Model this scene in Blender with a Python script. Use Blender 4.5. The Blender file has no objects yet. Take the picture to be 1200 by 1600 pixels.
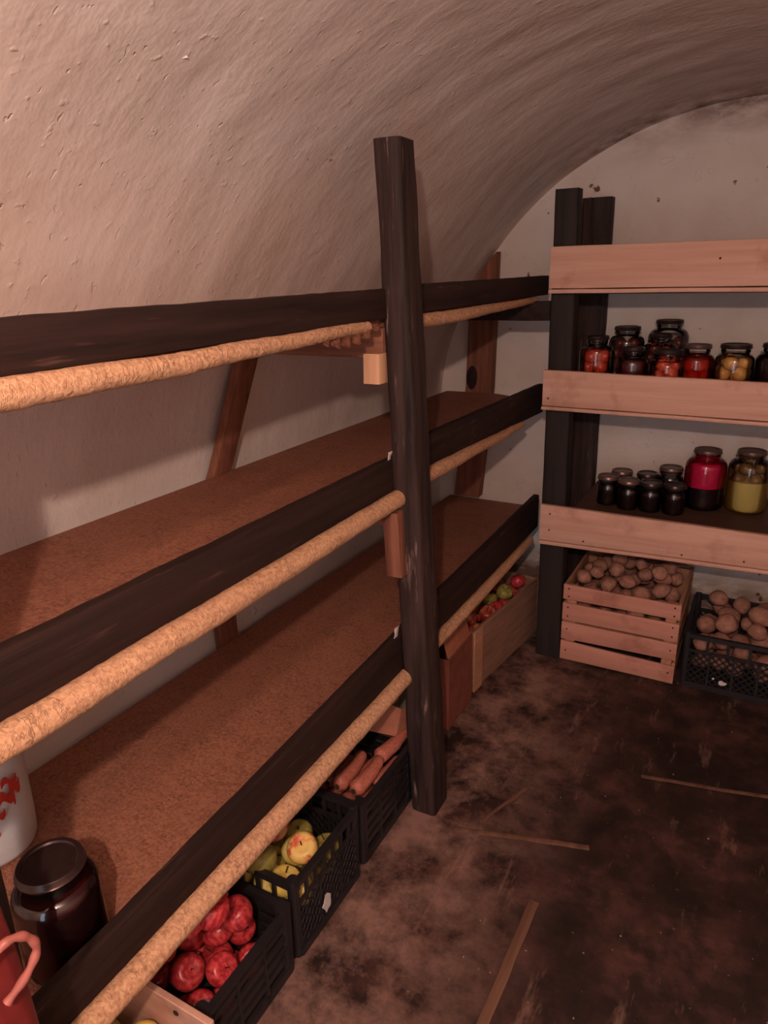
import bpy, bmesh, math, random
from mathutils import Vector, Matrix, noise
R = random.Random(7)
PI = math.pi
SC = bpy.context.scene
COL = SC.collection

# ------------------------------------------------------------------ materials
def srgb(r, g, b):
    f = lambda c: (c / 255 / 12.92) if c / 255 <= .04045 else ((c / 255 + .055) / 1.055) ** 2.4
    return (f(r), f(g), f(b), 1)

class NT:
    def __init__(self, name):
        self.m = bpy.data.materials.new(name); self.m.use_nodes = True
        self.t = self.m.node_tree; self.n = self.t.nodes; self.l = self.t.links
        self.b = self.n['Principled BSDF']
    def node(self, typ, **kw):
        n = self.n.new(typ)
        for k, v in kw.items():
            if k in n.inputs: n.inputs[k].default_value = v
            else: setattr(n, k, v)
        return n
    def link(self, a, b): self.l.new(a, b)
    def coords(self, scale=(1, 1, 1), which='Object', rot=(0, 0, 0)):
        tc = self.node('ShaderNodeTexCoord'); mp = self.node('ShaderNodeMapping')
        mp.inputs['Scale'].default_value = scale; mp.inputs['Rotation'].default_value = rot
        self.link(tc.outputs[which], mp.inputs[0]); return mp.outputs[0]
    def noise(self, vec, scale, detail=4, rough=.55):
        n = self.node('ShaderNodeTexNoise'); n.inputs['Scale'].default_value = scale
        n.inputs['Detail'].default_value = detail; n.inputs['Roughness'].default_value = rough
        self.link(vec, n.inputs['Vector']); return n.outputs['Fac']
    def ramp(self, fac, stops):
        r = self.node('ShaderNodeValToRGB'); e = r.color_ramp.elements
        while len(e) < len(stops): e.new(.5)
        for i, (p, c) in enumerate(stops): e[i].position = p; e[i].color = c
        self.link(fac, r.inputs[0]); return r.outputs[0]
    def mix(self, fac, a, b, mode='MIX'):
        m = self.node('ShaderNodeMix', data_type='RGBA', blend_type=mode)
        for s, v in ((m.inputs[0], fac), (m.inputs[6], a), (m.inputs[7], b)):
            if hasattr(v, 'links') or hasattr(v, 'is_linked'): self.link(v, s)
            else: s.default_value = v
        return m.outputs[2]
    def math(self, op, a, b=0.0, clamp=False):
        m = self.node('ShaderNodeMath', operation=op, use_clamp=clamp)
        for s, v in ((m.inputs[0], a), (m.inputs[1], b)):
            if hasattr(v, 'is_linked'): self.link(v, s)
            else: s.default_value = v
        return m.outputs[0]
    def bump(self, h, dist=.002, strength=1.0, prev=None):
        b = self.node('ShaderNodeBump'); b.inputs['Distance'].default_value = dist
        b.inputs['Strength'].default_value = strength; self.link(h, b.inputs['Height'])
        if prev is not None: self.link(prev, b.inputs['Normal'])
        return b.outputs[0]
    def done(self, col=None, rough=.6, normal=None, spec=.3):
        if col is not None:
            if hasattr(col, 'is_linked'): self.link(col, self.b.inputs['Base Color'])
            else: self.b.inputs['Base Color'].default_value = col
        self.b.inputs['Roughness'].default_value = rough
        self.b.inputs['Specular IOR Level'].default_value = spec
        if normal is not None: self.link(normal, self.b.inputs['Normal'])
        return self.m

G = lambda v: (v, v, v, 1)
def wood(name, dark, light, axis=1, rough=.65, grain=1.0, spec=.25, stain=None, scuff=None):
    t = NT(name); s = [38, 38, 38]; s[axis] = 2.2
    v = t.coords(tuple(s)); n = t.noise(v, 1.0, 6, .6)
    c = t.ramp(n, [(.3, dark), (.7, light)])
    s2 = [160, 160, 160]; s2[axis] = 5
    n2 = t.noise(t.coords(tuple(s2)), 1.0, 3)
    c = t.mix(t.math('MULTIPLY', n2, .35), c, dark)
    if scuff:
        s3 = [70, 70, 70]; s3[axis] = 7
        sc = t.noise(t.coords(tuple(s3)), 1.0, 4, .6); sb = t.noise(t.coords((5, 5, 3)), 1.0, 3)
        c = t.mix(t.math('MULTIPLY', t.ramp(sc, [(.60, G(0)), (.70, G(.8))]), t.ramp(sb, [(.45, G(0)), (.6, G(1))])), c, scuff)
    if stain:
        st = t.noise(t.coords((6, 6, 6)), 1.0, 5, .6)
        c = t.mix(t.ramp(st, [(.56, G(0)), (.72, G(.7))]), c, stain)
    return t.done(c, rough, t.bump(t.math('ADD', n, n2), .0012, .5 * grain), spec)

def plaster(name, uv):
    t = NT(name)
    v = t.coords((1, 1, 1), 'UV' if uv else 'Object')
    big = t.noise(v, 2.2, 5, .6)
    c = t.ramp(big, [(.25, srgb(210, 192, 180)), (.5, srgb(222, 208, 200)), (.75, srgb(230, 219, 213))])
    if uv:
        vs = t.coords((3.2, 11.0, 1), 'UV', (0, 0, .3)); st = t.noise(vs, 1.0, 5, .6)
        vf = t.coords((14, 55, 1), 'UV', (0, 0, .3)); st2 = t.noise(vf, 1.0, 3, .5)
    else:
        st = t.noise(t.coords((7, 7, 12)), 1.0, 5, .6); st2 = t.noise(t.coords((30, 30, 40)), 1.0, 3)
    lump = t.noise(v, 9, 4, .6)
    pit = t.noise(v, 36 if uv else 30, 2, .5)
    pits = t.ramp(pit, [(.27, G(0)), (.34, G(1))])
    ch = t.noise(t.coords((24, 52, 1) if uv else (22, 22, 22), 'UV' if uv else 'Object', (0, 0, .35)), 1.0, 2, .5)
    chips = t.ramp(ch, [(.68, G(0)), (.71, G(1))])
    sp = t.noise(v, 17 if uv else 13, 3, .6)
    speck = t.ramp(sp, [(.70 if not uv else .73, G(0)), (.745 if not uv else .78, G(1))])
    c = t.mix(speck, c, srgb(110, 80, 62))
    nb = t.bump(st, .009, .42); nb = t.bump(st2, .0012, .32, nb); nb = t.bump(lump, .010, .55, nb)
    nb = t.bump(pits, .0015, .5, nb); nb = t.bump(chips, .003, .6, nb)
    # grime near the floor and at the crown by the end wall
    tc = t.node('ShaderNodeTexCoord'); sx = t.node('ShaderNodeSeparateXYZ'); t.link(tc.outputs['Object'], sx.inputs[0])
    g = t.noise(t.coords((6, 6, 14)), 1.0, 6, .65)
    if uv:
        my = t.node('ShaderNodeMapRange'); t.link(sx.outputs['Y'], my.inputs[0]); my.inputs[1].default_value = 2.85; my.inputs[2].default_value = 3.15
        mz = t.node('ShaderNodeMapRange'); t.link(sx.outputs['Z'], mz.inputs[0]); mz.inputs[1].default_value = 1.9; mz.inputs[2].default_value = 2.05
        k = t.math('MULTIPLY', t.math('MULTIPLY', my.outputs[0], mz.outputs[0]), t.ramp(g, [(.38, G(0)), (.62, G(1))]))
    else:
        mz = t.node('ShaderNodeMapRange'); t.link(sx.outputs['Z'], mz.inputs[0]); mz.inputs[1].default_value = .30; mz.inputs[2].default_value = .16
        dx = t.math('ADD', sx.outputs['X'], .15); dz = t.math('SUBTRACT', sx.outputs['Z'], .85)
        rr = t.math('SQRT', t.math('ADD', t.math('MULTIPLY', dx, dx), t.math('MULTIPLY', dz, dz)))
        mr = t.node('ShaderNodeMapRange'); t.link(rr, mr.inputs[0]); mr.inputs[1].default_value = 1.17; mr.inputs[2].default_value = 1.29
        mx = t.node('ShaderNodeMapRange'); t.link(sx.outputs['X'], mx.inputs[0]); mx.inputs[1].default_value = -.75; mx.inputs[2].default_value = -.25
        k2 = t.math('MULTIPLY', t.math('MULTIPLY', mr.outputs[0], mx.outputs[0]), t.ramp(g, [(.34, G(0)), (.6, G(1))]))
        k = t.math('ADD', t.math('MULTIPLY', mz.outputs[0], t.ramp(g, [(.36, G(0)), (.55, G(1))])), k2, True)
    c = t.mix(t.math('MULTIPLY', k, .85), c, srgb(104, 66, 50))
    return t.done(c, .82, nb, .15)

def floor_mat():
    t = NT('floor_board'); v = t.coords()
    n1 = t.noise(v, 2.6, 8, .68); n2 = t.noise(v, 9, 8, .7); n3 = t.noise(t.coords((14, 3, 1)), 1, 6, .7)
    c = t.ramp(n1, [(.38, srgb(36, 23, 21)), (.52, srgb(70, 45, 40)), (.70, srgb(98, 66, 58))])
    c = t.mix(t.ramp(n2, [(.42, G(.8)), (.58, G(0))]), c, srgb(34, 24, 22))
    c = t.mix(t.ramp(n3, [(.58, G(0)), (.72, G(.6))]), c, srgb(150, 116, 100))
    n4 = t.noise(v, 5.5, 7, .72)
    tc = t.node('ShaderNodeTexCoord'); sx = t.node('ShaderNodeSeparateXYZ'); t.link(tc.outputs['Object'], sx.inputs[0])
    edge = t.node('ShaderNodeMapRange'); t.link(sx.outputs['X'], edge.inputs[0]); edge.inputs[1].default_value = -.30; edge.inputs[2].default_value = -.70
    c = t.mix(t.math('MULTIPLY', t.ramp(n4, [(.40, G(0)), (.62, G(1))]), edge.outputs[0]), c, srgb(146, 112, 100))
    sp = t.noise(v, 70, 2, .5)
    c = t.mix(t.ramp(sp, [(.73, G(0)), (.78, G(.7))]), c, srgb(200, 176, 160))
    return t.done(c, .62, t.bump(t.math('ADD', n2, t.math('MULTIPLY', sp, .4)), .003, .6), .3)

def fibre(name, dark, light):
    t = NT(name); v = t.coords()
    n = t.noise(v, 130, 4, .65); wob = t.noise(v, 14, 3)
    c = t.ramp(n, [(.33, dark), (.62, light)])
    vv = t.coords((34, 66, 34)); w = t.noise(vv, 1.0, 3, .6)
    thread = t.ramp(w, [(.455, G(0)), (.48, G(.62)), (.494, G(.62)), (.52, G(0))])
    c = t.mix(t.math('MULTIPLY', thread, t.ramp(wob, [(.48, G(0)), (.6, G(1))])), c, tuple(k * .5 for k in dark[:3]) + (1,))
    st = t.noise(t.coords((3, 1.2, 3)), 1.0, 5, .6)
    c = t.mix(t.ramp(st, [(.45, G(0)), (.7, G(.35))]), c, dark)
    return t.done(c, .7, t.bump(t.math('ADD', n, t.math('MULTIPLY', thread, -1.0)), .0016, .7, t.bump(wob, .005, .5)), .25)

def plain(name, col, rough=.5, spec=.4, var=.25, scale=40, bump=.0006, metal=0):
    t = NT(name); n = t.noise(t.coords(), scale, 4, .6)
    d = tuple(c * (1 - var) for c in col[:3]) + (1,)
    t.b.inputs['Metallic'].default_value = metal
    return t.done(t.ramp(n, [(.35, d), (.65, col)]), rough, t.bump(n, bump, .6), spec)

def fruit(name, a, b, lo=.42, hi=.6, scale=(1.1, 1.1, 1.1), rough=.35, vary=.5, spec=.4, sp=True):
    t = NT(name); oi = t.node('ShaderNodeObjectInfo')
    tc = t.node('ShaderNodeTexCoord'); mp = t.node('ShaderNodeMapping'); mp.inputs['Scale'].default_value = scale
    cmb = t.node('ShaderNodeCombineXYZ')
    for i in range(3): t.link(t.math('MULTIPLY', oi.outputs['Random'], 17.0 + 9 * i), cmb.inputs[i])
    t.link(cmb.outputs[0], mp.inputs['Location']); t.link(tc.outputs['Object'], mp.inputs[0])
    n = t.noise(mp.outputs[0], 1.6, 3)
    c = t.ramp(n, [(lo, a), (hi, b)])
    if sp:
        s = t.noise(mp.outputs[0], 26, 2); c = t.mix(t.ramp(s, [(.66, G(0)), (.72, G(.35))]), c, srgb(225, 190, 140))
    hv = t.node('ShaderNodeHueSaturation'); t.link(c, hv.inputs['Color'])
    t.link(t.math('ADD', t.math('MULTIPLY', oi.outputs['Random'], vary), 1 - vary / 2), hv.inputs['Value'])
    return t.done(hv.outputs[0], rough, t.bump(n, .001, .2), spec)

def glass_mat():
    t = NT('jar_glass'); t.n.remove(t.b)
    tr = t.node('ShaderNodeBsdfTransparent'); tr.inputs[0].default_value = (.96, .97, .96, 1)
    gl = t.node('ShaderNodeBsdfGlossy'); gl.inputs['Roughness'].default_value = .06
    fr = t.node('ShaderNodeFresnel'); fr.inputs[0].default_value = 1.5
    mx = t.node('ShaderNodeMixShader'); t.link(t.math('ADD', fr.outputs[0], .03), mx.inputs[0])
    t.link(tr.outputs[0], mx.inputs[1]); t.link(gl.outputs[0], mx.inputs[2])
    t.link(mx.outputs[0], t.n['Material Output'].inputs[0]); return t.m

def liquid_mat(name, tint, body, clear=.6):
    t = NT(name); t.n.remove(t.b)
    tr = t.node('ShaderNodeBsdfTransparent'); tr.inputs[0].default_value = tint
    tl = t.node('ShaderNodeBsdfTranslucent'); tl.inputs[0].default_value = body
    df = t.node('ShaderNodeBsdfDiffuse'); df.inputs[0].default_value = body
    m0 = t.node('ShaderNodeMixShader'); m0.inputs[0].default_value = .72
    t.link(tl.outputs[0], m0.inputs[1]); t.link(df.outputs[0], m0.inputs[2])
    m1 = t.node('ShaderNodeMixShader'); m1.inputs[0].default_value = clear
    t.link(m0.outputs[0], m1.inputs[1]); t.link(tr.outputs[0], m1.inputs[2])
    t.link(m1.outputs[0], t.n['Material Output'].inputs[0]); return t.m

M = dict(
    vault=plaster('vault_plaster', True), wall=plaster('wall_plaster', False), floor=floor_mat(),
    dark_y=wood('dark_stained_board', srgb(32, 21, 19), srgb(58, 39, 35), 1, .7, 1.3, .2, None, srgb(92, 66, 58)),
    dark_z=wood('dark_stained_post', srgb(30, 22, 21), srgb(76, 56, 52), 2, .68, 2.2, .2, None, srgb(150, 122, 112)),
    blackpost=wood('black_post', srgb(34, 28, 26), srgb(52, 42, 38), 2, .7),
    red_z=wood('reddish_brace', srgb(104, 62, 48), srgb(158, 104, 80), 2),
    red_x=wood('reddish_bearer', srgb(118, 74, 58), srgb(172, 116, 90), 0),
    pale_x=wood('planed_board', srgb(198, 150, 130), srgb(218, 174, 154), 0, .6, .5, .25, srgb(168, 116, 98)),
    pale_z=wood('pale_block', srgb(196, 146, 112), srgb(228, 182, 146), 2),
    crate_x=wood('crate_slat', srgb(190, 130, 112), srgb(212, 154, 134), 0, .7, .8, .2, srgb(150, 96, 82)),
    crate_y=wood('crate_side_slat', srgb(164, 116, 90), srgb(196, 146, 114), 1, .7),
    box_y=wood('box_board', srgb(128, 94, 78), srgb(164, 124, 102), 1, .7),
    deckdark=wood('shelf_boards_dark', srgb(74, 50, 42), srgb(104, 72, 58), 0, .6),
    sheet=fibre('shelf_covering', srgb(134, 86, 68), srgb(172, 116, 92)),
    roll=fibre('rolled_covering', srgb(168, 122, 92), srgb(214, 168, 132)),
    batten=wood('floor_batten', srgb(88, 60, 48), srgb(128, 92, 74), 1),
    plastic=plain('black_plastic', srgb(38, 34, 36), .42, .5, .2),
    paper=plain('white_paper', srgb(222, 208, 204), .8, .2, .15),
    card=plain('cardboard', srgb(176, 112, 88), .85, .15, .2, 20),
    cardred=plain('reddish_cardboard', srgb(140, 84, 70), .85, .15, .25, 14),
    sack=plain('sack_cloth', srgb(112, 108, 92), .9, .1, .3, 60),
    nail=plain('nail_iron', srgb(50, 34, 28), .6, .4),
    tin=plain('tin_lid', srgb(128, 98, 90), .34, .5, .2, 30, .0003, .6),
    tindark=plain('dark_tin_lid', srgb(74, 56, 54), .32, .5, .25, 30, .0003, .6),
    glass=glass_mat(),
    pinkliq=liquid_mat('pink_compote', (1.0, .25, .45, 1), (1.0, .02, .13, 1), .30),
    yellowliq=liquid_mat('yellow_compote', (1.0, .92, .66, 1), srgb(255, 230, 140), .30),
    brine=liquid_mat('dark_brine', (.42, .18, .10, 1), srgb(110, 50, 34), .7),
    redbrine=liquid_mat('red_brine', (.85, .26, .14, 1), srgb(200, 60, 36), .75),
    jam=plain('dark_jam', srgb(34, 14, 16), .3, .4),
    darkred=plain('dark_red_preserve', srgb(84, 22, 22), .35, .4, .4, 20),
    deepred=plain('deep_red_preserve', srgb(58, 14, 16), .3, .4, .5, 14),
    tomato=fruit('preserved_tomato', srgb(206, 50, 36), srgb(236, 92, 62), rough=.3, sp=False),
    darktomato=fruit('dark_preserved_fruit', srgb(74, 30, 26), srgb(112, 44, 36), rough=.35, sp=False),
    tanfruit=fruit('tan_preserved_fruit', srgb(176, 112, 52), srgb(214, 152, 80), rough=.35, sp=False),
    olive=fruit('olive_preserved_fruit', srgb(112, 78, 40), srgb(150, 108, 58), rough=.35, sp=False),
    potato=fruit('potato_skin', srgb(146, 102, 86), srgb(176, 128, 110), .35, .65, scale=(1.2, 1.2, 1.2), rough=.85, vary=.3, spec=.1, sp=False),
    redapple=fruit('red_apple_skin', srgb(158, 36, 46), srgb(206, 72, 74), scale=(2.6, 2.6, .9), rough=.3, vary=.35),
    yellowapple=fruit('yellow_apple_skin', srgb(236, 204, 96), srgb(248, 226, 140), rough=.4, vary=.1),
    blushapple=fruit('blush_apple_skin', srgb(242, 204, 120), srgb(220, 92, 66), .52, .68, rough=.4, vary=.1),
    greenapple=fruit('green_apple_skin', srgb(140, 132, 64), srgb(176, 158, 84), rough=.4, vary=.3),
    mixapple=fruit('mixed_apple_skin', srgb(190, 136, 92), srgb(164, 46, 46), .36, .54, rough=.35, vary=.5),
    stem=plain('fruit_stem', srgb(76, 52, 32), .8, .1),
    carrot=fruit('carrot_skin', srgb(168, 92, 76), srgb(192, 116, 98), scale=(20, 20, 20), rough=.6, vary=.2),
    white=plain('white_plastic', srgb(206, 204, 204), .45, .4, .06),
    redprint=plain('red_print', srgb(196, 60, 44), .5, .3),
    bag=plain('red_plastic_bag', srgb(128, 46, 46), .4, .4, .25, 16, .003),
    baghandle=plain('pink_bag_handle', srgb(160, 92, 82), .45, .4, .2, 40, .001),
    bulb=None)
t = NT('lamp_bulb'); t.b.inputs['Emission Color'].default_value = (1, .72, .5, 1); t.b.inputs['Emission Strength'].default_value = 20
M['bulb'] = t.done(srgb(255, 230, 200), .3)

# ------------------------------------------------------------------ mesh helpers
def jit(p, f, a): return Vector(noise.noise_vector(Vector(p) * f)) * a

def add_ring_sweep(bm, rings, closed=True, cap=True):
    rows = [[bm.verts.new(p) for p in r] for r in rings]
    n = len(rows[0])
    for a, b in zip(rows, rows[1:]):
        for i in range(n if closed else n - 1):
            j = (i + 1) % n
            bm.faces.new((a[i], a[j], b[j], b[i]))
    if cap and closed:
        bm.faces.new(rows[0][::-1]); bm.faces.new(rows[-1])
    return rows

def rrect(w, h, r, n=3):
    out = []
    for cx, cy, a0 in ((w/2-r, h/2-r, 0), (-w/2+r, h/2-r, 90), (-w/2+r, -h/2+r, 180), (w/2-r, -h/2+r, 270)):
        for k in range(n + 1):
            a = math.radians(a0 + 90 * k / n); out.append((cx + r * math.cos(a), cy + r * math.sin(a)))
    return out

def add_plank(bm, p0, p1, u, v, w, h, r=.003, seg=14, amp=.0015, freq=9, wh=None, n=2):
    """bar from p0 to p1, section w along u and h along v, slightly uneven"""
    p0, p1, u, v = map(Vector, (p0, p1, u, v)); rings = []
    for i in range(seg + 1):
        t = i / seg; c = p0.lerp(p1, t); ww, hh = wh(t) if wh else (w, h)
        ring = []
        for a, b in rrect(ww, hh, min(r, ww*.49, hh*.49), n):
            q = c + u * a + v * b
            d = jit(q, freq, amp); q = q + u * d.dot(u) + v * d.dot(v); ring.append(q)
        rings.append(ring)
    add_ring_sweep(bm, rings)

def add_box(bm, x0, x1, y0, y1, z0, z1, bev=.002):
    r = bmesh.ops.create_cube(bm, size=1)
    for q in r['verts']:
        q.co = Vector((x0 + (q.co.x + .5) * (x1 - x0), y0 + (q.co.y + .5) * (y1 - y0), z0 + (q.co.z + .5) * (z1 - z0)))
    if bev:
        es = list({e for q in r['verts'] for e in q.link_edges})
        bmesh.ops.bevel(bm, geom=es, offset=bev, segments=1, affect='EDGES')

def add_bar(bm, p0, p1, w, nrm, d):
    """flat bar from p0 to p1: width w in the plane normal to nrm, depth d along nrm"""
    p0, p1, nrm = Vector(p0), Vector(p1), Vector(nrm); dr = (p1 - p0).normalized(); s = dr.cross(nrm).normalized()
    rings = [[p + s * a * w / 2 + nrm * b * d / 2 for a, b in ((1, 1), (-1, 1), (-1, -1), (1, -1))] for p in (p0, p1)]
    add_ring_sweep(bm, rings)

def add_prism(bm, poly, y0, y1):
    add_ring_sweep(bm, [[Vector((x, y0, z)) for x, z in poly], [Vector((x, y1, z)) for x, z in poly]])

def add_slab(bm, poly, z0, z1):
    add_ring_sweep(bm, [[Vector((x, y, z0)) for x, y in poly], [Vector((x, y, z1)) for x, y in poly]])

def add_lathe(bm, prof, n=32, c=(0, 0, 0)):
    rows = []
    for r, z in prof:
        if r < 1e-6: rows.append([bm.verts.new((c[0], c[1], c[2] + z))])
        else: rows.append([bm.verts.new((c[0] + r * math.cos(2*PI*i/n), c[1] + r * math.sin(2*PI*i/n), c[2] + z)) for i in range(n)])
    for a, b in zip(rows, rows[1:]):
        for i in range(n):
            j = (i + 1) % n
            if len(a) == 1 and len(b) == 1: continue
            if len(a) == 1: bm.faces.new((a[0], b[j], b[i]))
            elif len(b) == 1: bm.faces.new((a[i], a[j], b[0]))
            else: bm.faces.new((a[i], a[j], b[j], b[i]))

def add_tube(bm, pts, radii, n=12, cap=True):
    pts = [Vector(p) for p in pts]; rings = []; up = Vector((0, 0, 1))
    for i, p in enumerate(pts):
        d = (pts[min(i + 1, len(pts) - 1)] - pts[max(i - 1, 0)]).normalized()
        if abs(d.dot(up)) > .95: up = Vector((1, 0, 0))
        s = d.cross(up).normalized(); w = s.cross(d).normalized(); up = w
        r = radii[i] if isinstance(radii, (list, tuple)) else radii
        rings.append([p + (s * math.cos(2*PI*k/n) + w * math.sin(2*PI*k/n)) * r for k in range(n)])
    add_ring_sweep(bm, rings, True, cap)

def add_ball(bm, c, rx, ry=None, rz=None, sub=2, lump=0, f=20):
    r = bmesh.ops.create_icosphere(bm, subdivisions=sub, radius=1)
    ry = ry or rx; rz = rz or rx; c = Vector(c)
    for q in r['verts']:
        p = Vector((q.co.x * rx, q.co.y * ry, q.co.z * rz))
        k = 1 + lump * noise.noise(p * f + c * 31)
        q.co = c + p * k

def new(): return bmesh.new()
def finish(name, bm, mat, parent=None, angle=40, smooth=True, origin=None):
    bmesh.ops.recalc_face_normals(bm, faces=bm.faces)
    o = Vector((0, 0, 0))
    if parent is not None:
        p = parent
        while p.parent: p = p.parent
        o = Vector(p.location)
    elif origin is not None: o = Vector(origin)
    if o.length: bmesh.ops.translate(bm, vec=-o, verts=bm.verts)
    me = bpy.data.meshes.new(name); bm.to_mesh(me); bm.free()
    if smooth:
        me.shade_smooth(); me.set_sharp_from_angle(angle=math.radians(angle))
    me.materials.append(mat)
    ob = bpy.data.objects.new(name, me); COL.objects.link(ob)
    if parent is not None: ob.parent = parent
    elif origin is not None: ob.location = origin
    return ob

def tag(o, label=None, cat=None, group=None, kind=None):
    if label: o['label'] = label
    if cat: o['category'] = cat
    if group: o['group'] = group
    if kind: o['kind'] = kind
    return o
def thing(name, label, cat, loc=(0, 0, 0), group=None):
    o = bpy.data.objects.new(name, None); o.empty_display_size = .05; COL.objects.link(o); o.location = loc
    return tag(o, label, cat, group)
def dup(root, loc, rot=(0, 0, 0), scale=1.0, label=None, group=None):
    r = root.copy(); COL.objects.link(r); r.location = loc; r.rotation_euler = rot
    r.scale = (scale,)*3 if isinstance(scale, (int, float)) else scale
    if label: r['label'] = label
    if group: r['group'] = group
    for ch in list(root.children):
        c = ch.copy(); COL.objects.link(c); c.parent = r
        for g in ch.children:
            d = g.copy(); COL.objects.link(d); d.parent = c
    return r
def struct(name, bm, mat, **k): return tag(finish(name, bm, mat, **k), kind='structure')

# ------------------------------------------------------------------ camera (26 mm phone, about 1.6 m above the floor)
cam = bpy.data.cameras.new('camera'); cam.sensor_fit = 'VERTICAL'; cam.sensor_height = 36; cam.lens = 36 * 1100 / 1600
cam.clip_start = .02
co = bpy.data.objects.new('camera', cam); COL.objects.link(co)
Y = Vector((640, 400, -1100)).normalized(); Hh = Vector((1, .03, 0)); Z = Hh.cross(Y).normalized(); X = Y.cross(Z)
Rm = Matrix((X, Y, Z)).to_4x4()
co.matrix_world = Matrix.Translation((0, 0, 1.6)) @ Rm
SC.camera = co

# ------------------------------------------------------------------ the cellar
XC, ZC, RV = -.15, .85, 1.305
YB, YF = 3.2, -1.75
XL, XR = XC - RV, XC + RV
def vault_x(z): return XC - math.sqrt(RV * RV - (z - ZC) ** 2) if z > ZC else XL
bm = new(); add_box(bm, XL - .1, XR + .1, YF - .1, YB + .1, -.08, 0, 0); struct('floor', bm, M['floor'])
bm = new(); uvl = bm.loops.layers.uv.new('UVMap'); NA, NY = 90, 150; rows = []; uvs = {}
for i in range(NA + 1):
    th = PI * i / NA; row = []
    for j in range(NY + 1):
        y = YF - .02 + (YB + .05 - YF) * j / NY
        d = Vector((math.cos(th), 0, math.sin(th)))
        p = Vector((XC, y, ZC)) + d * RV
        k = noise.noise(p * 1.7) * .010 + noise.noise(Vector((th * 5, y * 9, 3))) * .0045
        edge = min(1, th / .25, (PI - th) / .25)
        q = bm.verts.new(p + d * k * edge); uvs[q] = (th * RV, y); row.append(q)
    rows.append(row)
for a, b in zip(rows, rows[1:]):
    for j in range(NY):
        f = bm.faces.new((a[j], a[j+1], b[j+1], b[j]))
        for lp in f.loops: lp[uvl].uv = uvs[lp.vert]
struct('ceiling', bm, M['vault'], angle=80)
bm = new(); add_box(bm, XL - .1, XL, YF, YB, 0, ZC + .01, 0); struct('wall_left', bm, M['wall'])
bm = new(); add_box(bm, XR, XR + .1, YF, YB, 0, ZC + .01, 0); struct('wall_right', bm, M['wall'])
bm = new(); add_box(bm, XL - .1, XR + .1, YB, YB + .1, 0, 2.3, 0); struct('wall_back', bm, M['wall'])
bm = new()   # unseen wall behind the camera; its opening is added for the cool fill
add_box(bm, XL - .1, -.35, YF - .1, YF, 0, 2.3, 0); add_box(bm, .55, XR + .1, YF - .1, YF, 0, 2.3, 0); add_box(bm, -.35, .55, YF - .1, YF, 1.9, 2.3, 0)
struct('wall_front', bm, M['wall'])
def floor_strip(k, p0, p1, w, h=.005):
    bm = new(); p0, p1 = Vector(p0 + (h/2,)), Vector(p1 + (h/2,)); d = (p1 - p0).normalized(); s = d.cross(Vector((0, 0, 1)))
    add_plank(bm, p0, p1, s, Vector((0, 0, 1)), w, h, .001, 24, .002, 14)
    struct('trim_%d' % k, bm, M['batten'])
floor_strip(1, (-.385, .5), (-.374, 1.42), .026)
floor_strip(2, (-.655, 1.565), (-.29, 1.67), .016)
floor_strip(3, (-.21, 2.05), (.45, 2.19), .014, .003)
bm = new(); add_plank(bm, (-.600, 1.622, .006), (-.528, 1.815, .006), (1, 0, 0), (0, 0, 1), .014, .008, .002, 16, .004, 22)
tag(finish('wood_splinter', bm, M['batten'], origin=(-.56, 1.7, 0)), 'thin bent wood splinter lying on the dirty brown floor right of the centre post', 'splinter')
# loose flake of limewash on the vault
bm = new(); fx = Vector((-.903, .985, 1.915)); nrm = (Vector((XC, fx.y, ZC)) - fx).normalized()
up = nrm.cross(Vector((0, 1, 0))).normalized(); th = math.acos(max(-1, min(1, (fx.x - XC) / RV)))
fx = Vector((XC + RV * math.cos(th), fx.y, ZC + RV * math.sin(th))) + nrm * -.008
a = [fx - Vector((0, .010, 0)), fx + Vector((0, .012, 0)) + up * .002, fx + up * .022 + nrm * .012]
add_ring_sweep(bm, [[q - nrm * .002 for q in a], [q + nrm * .002 for q in a]])
fl = finish('plaster_flake', bm, M['paper'], bpy.data.objects['ceiling'])

# ------------------------------------------------------------------ left shelving
XF = -.835                                       # front face of the lip boards
rackL = thing('shelving_rack', 'long dark three-tier shelving rack with rolled tan shelf edges along the left wall', 'shelf', (-1.1, 1.5, 0))
def post(x0, y0, x1, y1, z1, w, d, mat, parent, amp=.003, r=.012, z0=0, n=3):
    bm = new()
    add_plank(bm, (x0, y0, z0), (x1, y1, z1), (1, 0, 0), (0, 1, 0), w, d, r, 40, amp, 7, lambda t: (w * (1.05 - .22 * t), d * (1.03 - .16 * t)), n)
    return finish('post', bm, mat, parent, 50)
post(-.779, 1.629, -.822, 1.566, 1.872, .080, .102, M['dark_z'], rackL, .005, .013)
post(-.803, .308, -.803, .390, 1.90, .058, .052, M['dark_z'], rackL)
def lip(pts, parent, mat=M['dark_y']):
    """pts: (y, ztop, zbottom)"""
    bm = new(); rings = []
    ys = [p[0] for p in pts]
    N = 60
    for i in range(N + 1):
        y = ys[0] + (ys[-1] - ys[0]) * i / N
        for a, b in zip(pts, pts[1:]):
            if a[0] <= y <= b[0] + 1e-6:
                t = (y - a[0]) / (b[0] - a[0]); zt = a[1] + (b[1]-a[1])*t; zb = a[2] + (b[2]-a[2])*t
        h = zt - zb; zc = (zt + zb) / 2
        rings.append([Vector((XF - .0125 + u, y, zc + v)) + Vector((jit((u*9, y*6, v*5), 1, .0012).x, 0, jit((u*9, y*30, v*9), 1, .0016).z)) for u, v in rrect(.025, h, .003, 2)])
    add_ring_sweep(bm, rings)
    return finish('lip_board', bm, mat, parent)
ZT, ZM, ZL = 1.487, 1.042, .490
lip([(0, 1.558, 1.487), (1.60, 1.554, 1.484)], rackL); lip([(1.61, 1.559, 1.487), (2.88, 1.555, 1.482)], rackL)
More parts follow.
